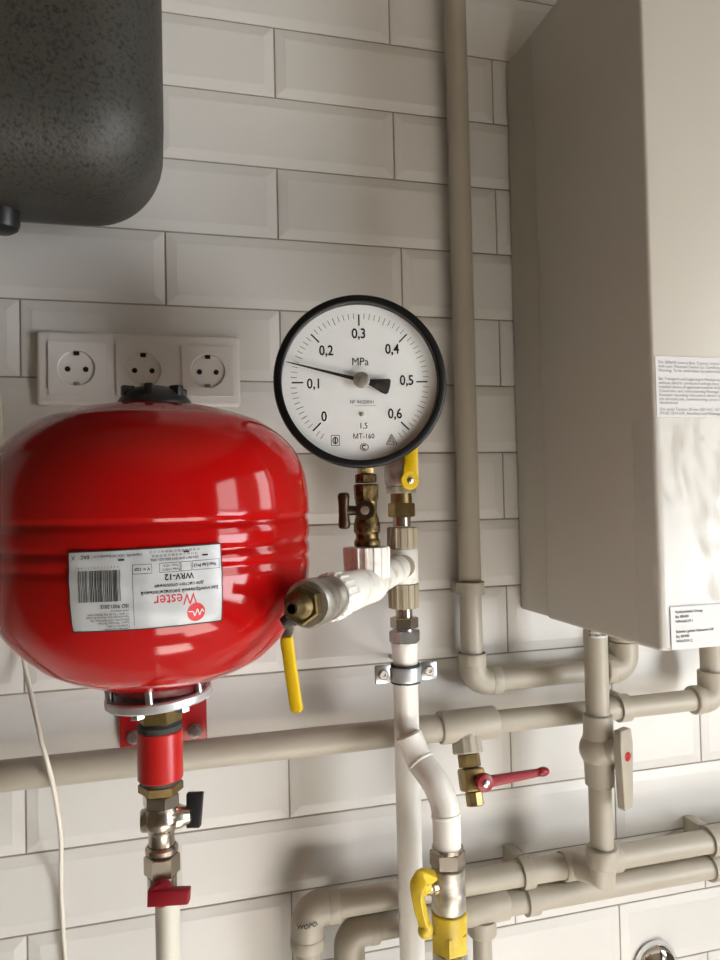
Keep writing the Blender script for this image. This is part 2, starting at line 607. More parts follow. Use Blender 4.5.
# ------------------------------------------------------------------ expansion tank
TX, TY, TZ = 0.1385, -0.215, -0.6125
tank = thing('expansion_tank', 'red rounded expansion tank with an upside-down silver label', 'expansion tank', (TX, TY, TZ - .123))
top = [(0, .121), (.03, .1200), (.0577, .1158), (.0866, .1072), (.100, .1005), (.115, .0885), (.1257, .0745), (.1322, .056), (.1347, .038)]
top = [(p.x, p.y) for p in catmull([V((a, c, 0)) for a, c in top], 5)]
rib = [(.1352, .026), (.1350, .0235), (.1334, .0215), (.1332, .0190), (.1346, .0170), (.1350, .013), (.1350, .006), (.1346, .003), (.1332, .001), (.1331, -.001), (.1344, -.003),
       (.1348, -.007), (.1344, -.0105), (.1333, -.0125), (.1332, -.0145), (.1342, -.0170), (.1344, -.020)]
bot = [(.1344, -.022), (.1322, -.041), (.1257, -.0615), (.115, -.0775), (.100, -.0925), (.0866, -.1025), (.0577, -.1150), (.035, -.1205), (0, -.1235)]
bot = [(p.x, p.y) for p in catmull([V((a, c, 0)) for a, c in bot], 5)]
TS = 1.0
prof = [(z * TS, r * TS) for r, z in top + rib + bot]
MB().lathe((TX, TY, TZ), Z, prof, 128, caps=False).build('tank_body', M_red, tank, sharp=60)
# label
def on_tank(u, v, R=.136):
    d = RIGHT * ((u - 360) / FPX) + DOWN * ((v - 480) / FPX) + FWD
    o = V((CAM.x - TX, CAM.y - TY))
    dd = V((d.x, d.y))
    a, bq, c = dd.dot(dd), o.dot(dd), o.dot(o) - R * R
    t = (-bq - math.sqrt(bq * bq - a * c)) / a
    p = CAM + d * t
    return V((math.atan2(p.y - TY, p.x - TX), p.z - TZ))


cTL, cTR, cBL, cBR = on_tank(69, 553), on_tank(220, 544), on_tank(73, 632, .131), on_tank(221, 620, .131)


def env(z):
    pts = [(.03, .1356), (-.020, .1352), (-.032, .1340), (-.041, .1326), (-.0615, .1261), (-.0775, .1154), (-.0925, .1004), (-.1, .09)]
    for (z0, r0), (z1, r1) in zip(pts, pts[1:]):
        if z <= z0 and z >= z1:
            return r0 + (r1 - r0) * (z0 - z) / (z0 - z1)
    return .1356


def lab(x, y, off=0.0):
    s, t = 1 - x / 135, y / 66
    q = (cTL * (1 - s) + cTR * s) * (1 - t) + (cBL * (1 - s) + cBR * s) * t
    wob = .0003 * math.sin(x * .21) + .00025 * math.sin(y * .33 + x * .05)
    r = env(q.y) + .0007 + .0009 * max(0, (y - 44) / 22) + wob + off
    return V((TX + r * math.cos(q.x), TY + r * math.sin(q.x), TZ + q.y))


def lab_rect(mb, x0, y0, x1, y1, off, nx=1, ny=1):
    vs = [lab(x0 + (x1 - x0) * i / nx, y0 + (y1 - y0) * j / ny, off) for j in range(ny + 1) for i in range(nx + 1)]
    fs = [(j * (nx + 1) + i, j * (nx + 1) + i + 1, (j + 1) * (nx + 1) + i + 1, (j + 1) * (nx + 1) + i) for j in range(ny) for i in range(nx)]
    mb.add(vs, fs)


lb = MB()
lab_rect(lb, 0, 0, 135, 66, 0, 40, 20)
label = lb.build('tank_label', M_sticker, tank, 'silver label stuck on upside down', sharp=180)
edge = MB()
for (x0, y0, x1, y1, nx, ny) in ((-.9, -.9, 135.9, .1, 40, 1), (-.9, 65.9, 135.9, 66.9, 40, 1), (-.9, -.9, .1, 66.9, 1, 20), (134.9, -.9, 135.9, 66.9, 1, 20)):
    lab_rect(edge, x0, y0, x1, y1, .0002, nx, ny)
edge.build('label_border', M_ink, label, flat=True)


def lt(mb, s, size, x, y, align='CENTER', bold=0.0, xs=1.0):
    mb.text(s, size, lambda a, c: lab(x + a, y + c, .0003), align, bold, xs)


lr = MB()
# in label millimetres: x runs right, y runs up as the text reads
n = 36
ring = [lab(24.5 + 8.2 * math.cos(2 * math.pi * k / n), 56.0 + 8.0 * math.sin(2 * math.pi * k / n), .00025) for k in range(n)]
lr.add([lab(24.5, 56.0, .00025)] + ring, [(0, k + 1, (k + 1) % n + 1) for k in range(n)])
lt(lr, 'Wester', 14.2, 42.5, 43.2, xs=.86)
lr.build('logo', M_inkr, label, 'red circle logo and red brand word', flat=True)
zz = MB()
path = [(x_ + .8, y_ + 1.3) for x_, y_ in ((31, 53.5), (26.5, 54), (25, 58), (22.5, 52), (20.5, 57.5), (18.5, 52.5), (16.8, 55))]
for (ax, ay), (bx, by) in zip(path, path[1:]):
    d = V((bx - ax, by - ay)).normalized() * .5
    zz.add([lab(ax - d.y, ay + d.x, .0005), lab(ax + d.y, ay - d.x, .0005), lab(bx + d.y, by - d.x, .0005), lab(bx - d.y, by + d.x, .0005)], [(0, 1, 2, 3)])
zz.build('logo_zigzag', M_paper, label, flat=True)
lk = MB()
lt(lk, 'Бак мембранный расширительный', 4.4, 38, 36.3, xs=.92, bold=.03)
lt(lk, 'для систем отопления', 4.2, 39, 31.2, xs=.95, bold=.03)
lt(lk, 'WRV-12', 7.2, 39, 24.0, bold=.12)
lt(lk, 'V = 12л', 4.0, 70.5, 16.2, bold=.06)
lt(lk, 'Tmax +100°C', 2.7, 46, 17.8)
lt(lk, 'Tmin −10°C', 2.7, 46, 14.5)
lt(lk, 'Pmax 5 bar P=1,5', 4.0, 15.5, 16.2, bold=.06, xs=.72)
lt(lk, 'ISO 9001:2015', 4.4, 83, 45.5, 'LEFT', .05, .92)
for i, s in enumerate(['www.wester.su', '+7 (495) 9 92 48, 992 9990974 9991', 'Производитель, Италия-Россия', 'Импортер ООО Импульс Тех', 'Адрес: Москва, Россия', 'Гарантия 12 мес.', 'Сделано в России']):
    lt(lk, s, 2.7, 83, 49.6 + i * 2.6 - (0 if i < 1 else .2), 'LEFT', 0, .92)
for i, s in enumerate(['01 02 03 04 05 06 07 08 09 10 11 12 13', '14 15 16 17 18 19 20 21 22 23 24 25', '2016 2017 2018 2019 2020 2021 2022']):
    lt(lk, s, 3.0, 42, 2.6 + i * 3.3, xs=.9)
lt(lk, 'Серия EN 13831:2015', 3.2, 84, 4.0, xs=.9)
lt(lk, 'Сделано в ЕС', 2.4, 105, 4.0)
lt(lk, 'EAC', 4.2, 120, 4.0, bold=.1)
lt(lk, 'X', 5.0, 130.5, 4.2, bold=.05)
for i, dg in enumerate('4607113902186'):
    lt(lk, dg, 2.4, 91 + i * 2.9, 13.0)
for (x, y) in ((32, 4.0), (15, 8.0), (88, 7.6)):
    lab_rect(lk, x - 2.6, y - .7, x + 2.6, y + .7, .0005, 3, 1)
for x in (79.0,):
    lab_rect(lk, x - .15, 12, x + .15, 63, .0002, 1, 12)
for (x0, x1) in ((62.3, 79), (38, 56), (28, 37.3), (1.5, 27)):
    for (a, bq, c, d) in ((x0, 12.2, x1, 12.5), (x0, 19.8, x1, 20.1), (x0, 12.2, x0 + .3, 20), (x1 - .3, 12.2, x1, 20)):
        lab_rect(lk, a, bq, c, d, .0002, 4, 1)
lk.build('printed_text', M_ink, label, flat=True)
bc = MB()
x = 89.5
rr = random.Random(2)
while x < 126:
    w = rr.choice((.3, .3, .6, .6, .9))
    lab_rect(bc, x, 15.5, x + w, 41.5, .0003, 1, 6)
    x += w + rr.choice((.3, .3, .6, .9))
bc.build('barcode', M_ink, label, flat=True)
# black valve cap on top, galvanised flange and bolts underneath
cap = MB()
cz0 = TZ + .1205
CXY = (TX + .002, TY)
cap.lathe((CXY[0], CXY[1], cz0 - .004), Z, [(0, .031), (.003, .032), (.006, .0315), (.010, .029), (.0145, .0245), (.0185, .017), (.0205, .008), (.0208, 0)], 40, caps=False)
for k in range(6):
    t = k * math.pi / 3 + .35
    cap.box((CXY[0] + .0235 * math.cos(t), CXY[1] + .0235 * math.sin(t), cz0 + .0105), (.011, .007, .010),
            (V((math.cos(t), math.sin(t), 0)), V((-math.sin(t), math.cos(t), 0)), Z), bev=.0012)
cap.build('valve_cap', M_blackp, tank, 'black plastic valve cap', sharp=40)
fc = V((.1402, TY, -.7415))
ftilt = V((-.075, .0, 1)).normalized()
MB().lathe(fc - Z * .001 + ftilt * -.004, ftilt, [(-.0025, .0437), (-.001, .0455), (.0045, .0455), (.006, .0440), (.0062, .030)], 56).build('flange', M_zincl, tank, 'galvanised steel flange')
MB().lathe(fc + Z * .004, Z, [(0, .040), (.006, .0405), (.014, .046), (.02, .05)], 48).build('neck', M_dneck, tank)
for k in range(6):
    t = k * math.pi / 3 - math.pi / 2
    a, e1, e2 = frame(ftilt)
    p = fc + (e1 * math.cos(t) + e2 * math.sin(t)) * .036
    MB().hexa(p - ftilt * .0120, p - ftilt * .0070, .0105, ch=.0006).build('bolt', M_zinc, tank)
for k in range(6):
    t = k * math.pi / 3 - math.pi / 2 + .35
    p = fc + (e1 * math.cos(t) + e2 * math.sin(t)) * .0425
    MB().cyl(p + ftilt * .001, p + ftilt * .012, .0035, 14).build('stud', M_zinc, tank)

# ------------------------------------------------------------------ fittings under the tank, top to bottom
AX, AY = .1404, TY


def zpx(v):
    return at(161, v, AY).z


RIM = [(600, 0), (705, 0), (731, -2), (787, -9), (815, -8), (860, -6), (1000, -6)]


def zax(v):
    for (a, p), (b, q) in zip(RIM, RIM[1:]):
        if v <= b:
            return zpx(v + p + (q - p) * (v - a) / (b - a))
    return zpx(v)


def ax(v, dx=0.0):
    return V((AX + dx, AY, zax(v)))


cp = thing('shutoff_coupling', 'red sleeved brass shut-off coupling screwed under the red tank', 'coupling', ax(800))
MB().hexa(ax(722), ax(703), .0335, ref=V((.3, -1, 0))).lathe(ax(708), Z, [(0, .0125), (.012, .0125)], 30).build('upper_nut', M_brass, cp, 'brass nut')
MB().lathe(ax(731), Z, [(0, .0188), (.0045, .0188), (.0065, .0165), (.0075, .0165)], 36).build('upper_seal', M_rubber, cp, 'dark seal ring')
MB().lathe(ax(787), Z, [(0, .0184), (.001, .0193), (zax(731.5) - zax(787) - .001, .0193), (zax(731.5) - zax(787), .0184)], 48).build('sleeve', M_redp, cp, 'red plastic sleeve')
MB().lathe(ax(790.5), Z, [(0, .0172), (.003, .0180)], 36).build('lower_seal', M_rubber, cp, 'dark seal ring')
MB().hexa(ax(800), ax(790.5), .0330, ref=V((.55, -1, 0))).build('lower_nut', M_brass, cp, 'brass nut')

bv = thing('ball_valve', 'nickel ball valve with a black lever below the red sleeved coupling', 'valve', ax(859))
MB().hexa(ax(814), ax(801), .0275, ref=V((.2, -1, 0))).lathe(ax(803), Z, [(0, .010), (zax(800.2) - zax(803), .010)], 24).build('union_nut', M_nickel, bv)
bb = MB()
L = zax(814) - zax(850)
bb.lathe(ax(850), Z, [(0, .0112), (L * .25, .0108), (L * .4, .0120), (L * .55, .0150), (L * .75, .0158), (L * .9, .0145), (L, .0128)], 40)
bb.ball(ax(826), .0165, (1.0, 1.0, .8))
bb.lathe(ax(826) + X * .008, X, [(0, .0105), (.008, .0100), (.0115, .0085), (.016, .0070)], 30)
bb.lathe(ax(826) - X * .008, -X, [(0, .0105), (.008, .0095), (.0095, .008)], 30)
bb.build('body', M_nickel, bv, sharp=40)
MB().lathe(ax(859), Z, [(0, .0125), (.002, .0140), (.0055, .0140), (.0075, .0120)], 36).build('collar', M_nickel, bv)
h0, h1 = at(186, 831, AY - .006), at(201, 797, AY - .006)
hd = MB()
hcn = ax(826) + X * .0245
MB().lathe(ax(826) + X * .0155, X, [(0, .0048), (.010, .0048)], 18).build('stem', M_blackp, bv)
hd.prism([(-.0062, -.0105), (-.0058, .0180), (-.0050, .0188), (.0080, .0192), (.0088, .0184), (.0060, -.0100), (.0050, -.0110), (-.0054, -.0112)], hcn + X * .003, V((.95, -.31, 0)), Z, V((.31, .95, 0)), .0062, bev=.0010)
hd.build('lever', M_blackp, bv, 'flat black lever')

dv = thing('drain_valve', 'small nickel drain valve with a dark red lever above the white pipe', 'valve', ax(908))
MB().hexa(ax(879.5), ax(860), .0265, ref=V((.55, -1, 0))).build('union_nut', M_nickel, dv)
MB().lathe(ax(908), Z, [(0, .0090), (.002, .0115), (.005, .0120), (.013, .0125), (zax(880) - zax(908), .0125)], 40).build('body', M_nickel, dv)
hc2 = V((AX - .001, AY - .0125, zax(890)))
hm = MB()
hm.lathe(hc2, -Y, [(0, .0105), (.006, .0105), (.0085, .0095), (.0092, .0075)], 30)
hm.prism([(-.0110, -.0076), (.0225, -.0058), (.0235, -.0050), (.0245, .0056), (.0235, .0064), (-.0105, .0056)], hc2 - Y * .0075, V((.96, -.28, 0)), Z, V((-.28, -.96, 0)), .0085, bev=.001)
lev = hm.build('lever', M_dred, dv, 'dark red lever')
MB().cyl(hc2 - Y * .0098 - Z * .004, hc2 - Y * .0108 - Z * .004, .003, 16).build('lever_screw', M_hole, dv)
wp = MB()
wpx = .1445
wp.lathe((wpx, AY + .006, RZ0), Z, [(0, .0105), (zax(909) - RZ0, .0105)], 32)
tag(wp.build('water_pipe', M_cream, origin=(wpx, AY, RZ0)), 'white pipe running down from the small red-levered drain valve', 'pipe')

# red bracket behind
brk = thing('wall_bracket', 'red painted steel bracket bolted to the tiles behind the red tank', 'bracket', (.145, -.002, -.851))
MB().box((.1445, -.0055, -.791), (.096, .005, .120), bev=.001).build('plate', M_redm, brk)
for bx, pz in ((at(134, 738, -.01).x, -.840), (at(195, 732, -.01).x, -.840)):
    MB().hexa((bx, -.0085, pz), (bx, -.0150, pz), .0115, ref=V((.2, 0, 1))).lathe((bx, -.008, pz), -Y, [(0, .0080), (.0015, .0080)], 20).build('bolt', M_zinc, brk)

# ------------------------------------------------------------------ pressure gauge
GC = at(361.0, 381, -.200)
gn = V((-.17, -1, .0)).normalized()
gr_ = V((-gn.y, gn.x, 0)).normalized()
gu = gn.cross(gr_) * -1
if gu.z < 0:
    gu = -gu
GR = .0842
gauge = thing('pressure_gauge', 'large round pressure gauge with a white dial and black rim', 'pressure gauge', GC - gu * GR)


def gp(x, y, d):
    """mm on the dial, d metres in front of it"""
    return GC + gr_ * (x / 1000) + gu * (y / 1000) + gn * (d - .008)


MB().lathe(GC - gn * .046, gn, [(0, .060), (.002, .072), (.004, .0745), (.036, .0745), (.037, .079)], 96).build('case', M_black, gauge)
MB().lathe(GC - gn * .010, gn, [(0, .0700), (0, GR - .0015), (.002, GR), (.0085, GR), (.0105, GR - .001), (.0115, GR - .003), (.0114, GR - .0066), (.0105, GR - .0076), (.0025, GR - .0082)], 112, caps=False).build('bezel', M_black, gauge, 'black rim')
dial = MB().lathe(gp(0, 0, -.0035), gn, [(0, GR - .0080), (.0035, GR - .0080)], 96).build('dial', M_dial, gauge)
tk = MB()


def tick(mb, ang, r0, r1, w, d=.0004):
    c, s = math.cos(ang), math.sin(ang)
    mb.add([gp(r * c - t * s, r * s + t * c, d) for r, t in ((r0, -w), (r1, -w), (r1, w), (r0, w))], [(0, 1, 2, 3)])


for k in range(-2, 63):
    ang = math.radians(225 - 4.5 * k)
    if k % 10 == 0 and 0 <= k <= 60:
        tick(tk, ang, 55.5, 66.5, .70)
    elif k % 5 == 0:
        tick(tk, ang, 60.5, 67.8, .26)
    elif -2 <= k <= 62:
        tick(tk, ang, 62.0, 67.8, .23)
tk.build('scale_marks', M_ink, dial, flat=True)
for s, x, y in (('0', -36, -33.5), ('0,1', -45, -1.5), ('0,2', -32.5, 30.8), ('0,3', -.3, 47.4), ('0,4', 32.2, 32), ('0,5', 46, 1.2), ('0,6', 33.5, -31.5)):
    MB().text(s, 13.8, lambda a, c, x=x, y=y: gp(x + a * .84, y + c, .0004), bold=.20).build('numeral', M_ink, dial, flat=True)
for nm, s, sz, x, y in (('unit_lettering', 'MPa', 11.0, 0.4, 19.8), ('class_lettering', '1,5', 7.9, 2.2, -42.8), ('model_lettering', 'МТ-160', 7.0, 2.2, -53)):
    MB().text(s, sz, lambda a, c, x=x, y=y: gp(x + a * .90, y + c, .0004)).build(nm, M_ink, dial, flat=True)
sm = MB()
sm.text('№ 9420041', 5.0, lambda a, c: gp(1.5 + a, -19.5 + c, .0004))
sm.add([gp(x, y, .0004) for x, y in ((-6, -23), (15, -23), (15, -22.7), (-6, -22.7))], [(0, 1, 2, 3)])
# small marks: square, triangle and circle signs
def line(mb, pts, w):
    for (ax_, ay_), (bx_, by_) in zip(pts, pts[1:]):
        d = V((bx_ - ax_, by_ - ay_)).normalized() * w
        mb.add([gp(ax_ - d.y, ay_ + d.x, .0004), gp(ax_ + d.y, ay_ - d.x, .0004), gp(bx_ + d.y, by_ - d.x, .0004), gp(bx_ - d.y, by_ + d.x, .0004)], [(0, 1, 2, 3)])


sm.build('serial_number', M_inkg, dial, flat=True)
mk = MB()
sqx, sqy = -25.5, -56.5
line(mk, [(sqx - 4, sqy - 4.8), (sqx + 4, sqy - 4.8), (sqx + 4, sqy + 4.8), (sqx - 4, sqy + 4.8), (sqx - 4, sqy - 4.8)], .25)
line(mk, [(sqx + 2.4 * math.cos(t * .5), sqy + 3.0 * math.sin(t * .5)) for t in range(14)], .45)
line(mk, [(sqx, sqy - 3.5), (sqx, sqy + 3.5)], .6)
tx_, ty_ = 29.5, -56.5
line(mk, [(tx_ - 5.4, ty_ - 4.4), (tx_ + 5.4, ty_ - 4.4), (tx_, ty_ + 5.2), (tx_ - 5.4, ty_ - 4.4)], .3)
line(mk, [(tx_ - 2.6, ty_ - 3), (tx_ - .2, ty_ + 2.4), (tx_ + 2.6, ty_ - 3), (tx_ - 1.6, ty_ - 1)], .3)
cx_, cy_ = 2.5, -63.5
line(mk, [(cx_ + 4 * math.cos(t * .35), cy_ + 3.4 * math.sin(t * .35)) for t in range(19)], .3)
line(mk, [(cx_ + 1.9 * math.cos(.8 + t * .35), cy_ + 1.9 * math.sin(.8 + t * .35)) for t in range(14)], .6)
mk.build('maker_marks', M_ink, dial, flat=True)
MB().lathe(gp(.5, -31.2, .0), gn, [(0, 2.2e-3), (.0012, 2.2e-3), (.0018, 1.4e-3)], 16).build('dial_screw', M_steel, gauge)
pt = MB()
pa = math.radians(165.6)
c, s = math.cos(pa), math.sin(pa)
PO = gp(0.6, 1.2, .0048)
d1 = gr_ * c + gu * s
d2 = gr_ * -s + gu * c
pt.prism([(.004, -.0019), (.020, -.0015), (.068, -.0006), (.0745, -.0002), (.0745, .0002), (.068, .0006), (.020, .0015), (.004, .0019)], PO, d1, d2, gn, .0009)
ta = math.radians(-13.0)
t1 = gr_ * math.cos(ta) + gu * math.sin(ta)
t2 = gr_ * -math.sin(ta) + gu * math.cos(ta)
pt.prism([(.006, -.0026), (.010, -.0035), (.0225, -.0078), (.0265, -.0080), (.0283, -.006), (.0287, 0), (.0283, .006), (.0265, .0074), (.019, .0055), (.010, .0032), (.006, .0026)], PO, t1, t2, gn, .0009)
pt.build('pointer', M_ink, gauge)
MB().lathe(gp(.6, 1.2, 0), gn, [(0, .0030), (.0055, .0030), (.0056, .0078), (.0066, .0080), (.0070, .0072), (.0071, 0)], 40, caps=False).build('pointer_hub', M_steel, gauge)
MB().lathe(gp(0, 0, .0078), gn, [(0, GR - .0083), (.0012, GR - .0083)], 80).build('glass', M_glass, gauge)

# cock under the gauge: axis line parallel to z at the middle of the case
CK = V((at(366.5, 512, -.176).x, -.176, 0))


def ck(v):
    return V((CK.x, CK.y, at(366, v, CK.y).z))


cock = thing('gauge_cock', 'tarnished brass cock with a dark T-handle right under the gauge', 'valve', ck(546))
MB().box((ck(474) + ck(452)) / 2, (.0130, .0130, (ck(452) - ck(474)).length), bev=.001).build('gauge_shank', M_brass, cock)
bd = MB()
bd.hexa(ck(483), ck(474), .0200, ref=V((.3, -1, 0)), sides=8)
bd.lathe(ck(501), Z, [(0, .0110), (.002, .0122), ((ck(484) - ck(501)).length - .002, .0128), ((ck(484) - ck(501)).length, .0112)], 8, ref=V((.3, -1, 0)))
L = (ck(501) - ck(520)).length
bd.lathe(ck(520), Z, [(0, .0122), (L * .4, .0100), (L * .7, .0104), (L, .0112)], 36)
L = (ck(520) - ck(546)).length
bd.lathe(ck(546), Z, [(0, .0125), (.002, .0132), (L * .2, .0128), (L * .3, .0112), (L * .45, .0112), (L * .55, .0132), (L * .85, .0132), (L, .0118)], 36)
hdir = V((-.80, -.60, 0)).normalized()
pc = ck(510) + V((-.0035, -.004, 0))
fdir = V((-.35, -.94, 0)).normalized()
bd.lathe(ck(510), fdir, [(0, .0098), (.0125, .0098), (.0140, .0088), (.0165, .0086)], 32)
bd.build('body', M_obrass, cock, sharp=30)
MB().lathe(ck(510) + fdir * .0145, fdir, [(0, .0090), (.0015, .0095), (.004, .0092), (.0042, .0058), (.0035, .0056)], 30).build('cap_ring', M_dbrass, cock)
sc_ = MB().lathe(ck(510) + fdir * .0160, fdir, [(0, .0056), (.0018, .0052), (.0022, .0035)], 20).build('plug_screw', M_steel, cock)
hs = V((at(352, 510, CK.y).x, CK.y - .008, ck(510).z))
he = V((at(342, 511, CK.y).x, CK.y - .008, ck(510).z))
hb = MB()
hb.tube([ck(510) + V((-.007, -.010, 0)), (hs + ck(510) + V((-.007, -.010, 0))) / 2, hs, he], [.0058, .0048, .0046, .0052], 20)
hx = he
pts = [hx + Z * z for z in (-.0178, -.0170, -.0145, -.009, -.004, 0, .004, .009, .0145, .0170, .0178)]
hb.tube(pts, [.0025, .0048, .0058, .0056, .0052, .0054, .0052, .0056, .0060, .0048, .0025], 20)
hb.build('t_handle', M_dbrass, cock, 'dark bronze T-handle')

# branch from the column tee out to the yellow-levered valve
TE = V((CK.x, CK.y, at(370, 585, CK.y).z))
TIP = CAM + (RIGHT * ((291 - 360) / FPX) + DOWN * ((609 - 480) / FPX) + FWD) * .530
BD = (TIP - TE).normalized()
BL = (TIP - TE).length
BS = V((BD.y, -BD.x, 0)).normalized()  # to the left of the branch


def ribmod(n, a):
    return lambda t: 1 + a * (1 if math.sin(n * t) > .2 else 0)


COLY = -.09
CXc = .4073
CT = V((CXc, COLY, at(403, 565, COLY).z))
wt = thing('branch_fitting', 'stained white plastic tee fitting carrying the gauge cock', 'pipe fitting', TE - Z * .024)
hz = ck(547).z
MB().lathe((CK.x - .001, CK.y, TE.z + .008), Z, [(0, .0215), (hz - TE.z - .010, .0222), (hz - TE.z - .008, .0215)], 128, mod=ribmod(16, .06)).build('ribbed_socket', M_wfit, wt)
tb = MB()
dist_col = (V((CT.x, CT.y, 0)) - V((TE.x, TE.y, 0))).length
cdir = (TE - CT).normalized()
tb.lathe(CT + cdir * .018, cdir, [(0, .0150), (dist_col - .018, .0152)], 40)
tb.lathe(TE - BD * .026, BD, [(0, .0040), (.0015, .0095), (.005, .0142), (.010, .0172), (.016, .0182), (.046, .0182), (.048, .0172)], 48)
tb.build('tee_body', M_wfit, wt, sharp=50)
RL = BL - .1320
MB().lathe(TE + BD * .0205, BD, [(0, .0165), (.001, .0174), (RL * .5, .0184), (RL - .0015, .0188), (RL, .0178)], 48).build('reducer', M_wfit, wt)
MB().lathe(TE + BD * (BL - .1114), BD, [(0, .0180), (.0015, .0195), (.0205, .0195), (.022, .0180)], 160, mod=ribmod(20, .05)).build('ribbed_ring', M_wfit, wt)

ly = thing('ball_valve', 'nickel valve with an open brass nozzle and a long yellow lever hanging down', 'valve', TE + BD * .12 - Z * .02)
S0 = TE + BD * (BL - .0890)
MB().lathe(S0, BD, [(0, .0165), (.0015, .0180), (.012, .0184), (.014, .0172), (.024, .0172), (.036, .0187), (.052, .0188), (.056, .0172)], 40).build('body', M_steel, ly, sharp=40)
S1 = S0 + BD * .0562
MB().hexa(S1, S1 + BD * .0130, .0258, ref=V((0, .2, 1))).build('hex_end', M_dullb, ly, 'tarnished brass hexagon')
S2 = S1 + BD * .0132
nz_ = MB().lathe(S2, BD, [(0, .0098), (.003, .0068), (.006, .0056), (.0185, .0054), (.0195, .0050), (.0195, .0036), (.004, .0036), (.004, .0)], 32, caps=False).build('nozzle', M_dullb, ly, 'brass nozzle with an open bore')
MB().lathe(S2 + BD * .0042, BD, [(0, .0035), (.0004, .0035)], 20).build('bore', M_hole, ly)
# lever: steel strap bent down, yellow grip
lv0 = S0 + BD * .050
BS = (BS * .80 - Z * .60).normalized()
MB().lathe(lv0 + BS * .010, BS, [(0, .0075), (.009, .0072), (.0095, .0052), (.0155, .0050)], 20).build('stem', M_rubber, ly, 'dark stem nut')
LV1 = lv0 + BS * .0235
LY = LV1.y
q = [LV1, at(287, 624, LY), at(290, 630, LY), at(285, 640, LY), at(286, 650, LY)]


def strap(mb, pts, w, th, face):
    """flat bar swept along pts; face is the broad side's normal"""
    vs, fs = [], []
    pts = [V(p) for p in pts]
    m = len(pts)
    ws = w if isinstance(w, (list, tuple)) else [w] * m
    for i, p in enumerate(pts):
        t = (pts[min(i + 1, m - 1)] - pts[max(i - 1, 0)]).normalized()
        s = t.cross(V(face)).normalized()
        f = s.cross(t).normalized()
        for a, c in ((-.5, -.5), (-.38, -.5 - .12), (.38, -.5 - .12), (.5, -.5), (.5, .5), (.38, .62), (-.38, .62), (-.5, .5)):
            vs.append(p + s * (a * ws[i]) + f * (c * th))
    k = 8
    for i in range(m - 1):
        for j in range(k):
            fs.append((i * k + j, i * k + (j + 1) % k, (i + 1) * k + (j + 1) % k, (i + 1) * k + j))
    fs += [tuple(range(k)), tuple((m - 1) * k + j for j in range(k))]
    return mb.add(vs, fs)


fdy = V((-.45, -.9, 0)).normalized()
strap(MB(), catmull(q, 4), .0068, .0022, fdy).build('lever_strap', M_steel, ly, 'bare steel lever strap')
q = [at(286.5, 637, LY), at(288, 650, LY), at(291.5, 675, LY), at(295.5, 702, LY), at(297, 709, LY), at(297.3, 712, LY)]
strap(MB(), catmull(q, 4), [.0085] * 17 + [.0080, .0070, .0054, .0028], .0055, fdy).build('lever_grip', M_yel, ly, 'yellow lever grip')

# ------------------------------------------------------------------ column left of centre
def cpx(v):
    return V((CXc, COLY, at(403, v, COLY).z))


uv = thing('ball_valve', 'nickel valve with a short yellow lever half behind the pressure gauge', 'valve', cpx(493))
body = MB()
body.hexa(cpx(493), cpx(486), .0300, ref=V((.4, -1, 0)))
L = (cpx(486) - cpx(446)).length
body.lathe(cpx(486), Z, [(0, .0165), (.003, .0180), (L * .3, .0185), (L * .75, .0185), (L - .003, .0170), (L, .0150)], 40)
lc = cpx(481) + V((.003, -.0185, 0))
body.lathe(lc + Y * .010, -Y, [(0, .008), (.0105, .008)], 20)
body.build('body', M_steel, uv)
ul = MB()
ul.lathe(lc, -Y, [(0, .0105), (.005, .0105), (.0058, .0095)], 32)
ul.prism([(-.0085, .000), (-.0060, .020), (-.0035, .045), (.0100, .045), (.0098, .015), (.0098, .000)], lc - Y * .0029, X, Z, -Y, .0056, bev=.0007)
ul.build('lever', M_yel, uv, 'yellow lever')
MB().lathe(lc - Y * .0058, -Y, [(0, .0036), (.0018, .0034), (.0024, .002)], 16).build('lever_nut', M_zinc, uv)
nip = thing('pipe_nipple', 'brass union nut between the nickel valve and the ribbed grey tee', 'pipe fitting', cpx(526))
MB().hexa(cpx(517), cpx(503), .0262, ref=V((.25, -1, 0))).build('nut', M_brass, nip)
MB().lathe(cpx(526), Z, [(0, .0102), ((cpx(517.3) - cpx(526)).length, .0102)], 28).build('thread', M_nickel, nip)
MB().lathe(cpx(502.8), Z, [(0, .0122), ((cpx(493.3) - cpx(502.8)).length, .0118)], 28).build('shoulder', M_brass, nip)

ct = thing('tee_fitting', 'greyish plastic tee fitting with two ribbed collars on the riser', 'pipe fitting', cpx(608))
MB().lathe(cpx(548), Z, [(0, .0160), (.001, .0166), ((cpx(527) - cpx(548)).length - .001, .0164), ((cpx(527) - cpx(548)).length, .0150)], 112, mod=ribmod(14, .06)).build('upper_collar', M_pprd, ct)
MB().lathe(cpx(583), Z, [(0, .0160), (.002, .0172), ((cpx(548.4) - cpx(583)).length - .002, .0172), ((cpx(548.4) - cpx(583)).length, .0160)], 48).build('tee_body', M_wfit, ct)
MB().lathe(CT + V((-.0, -.0, 0)), V((-.28, -1, 0)), [(0, .0125), (.0185, .0125), (.0195, .0115), (.0196, 0)], 40, caps=False).build('end_plug', M_pprd, ct)
MB().lathe(cpx(608), Z, [(0, .0150), (.001, .0164), ((cpx(583.4) - cpx(608)).length - .001, .0168), ((cpx(583.4) - cpx(608)).length, .016)], 112, mod=ribmod(14, .06)).build('lower_collar', M_pprd, ct)

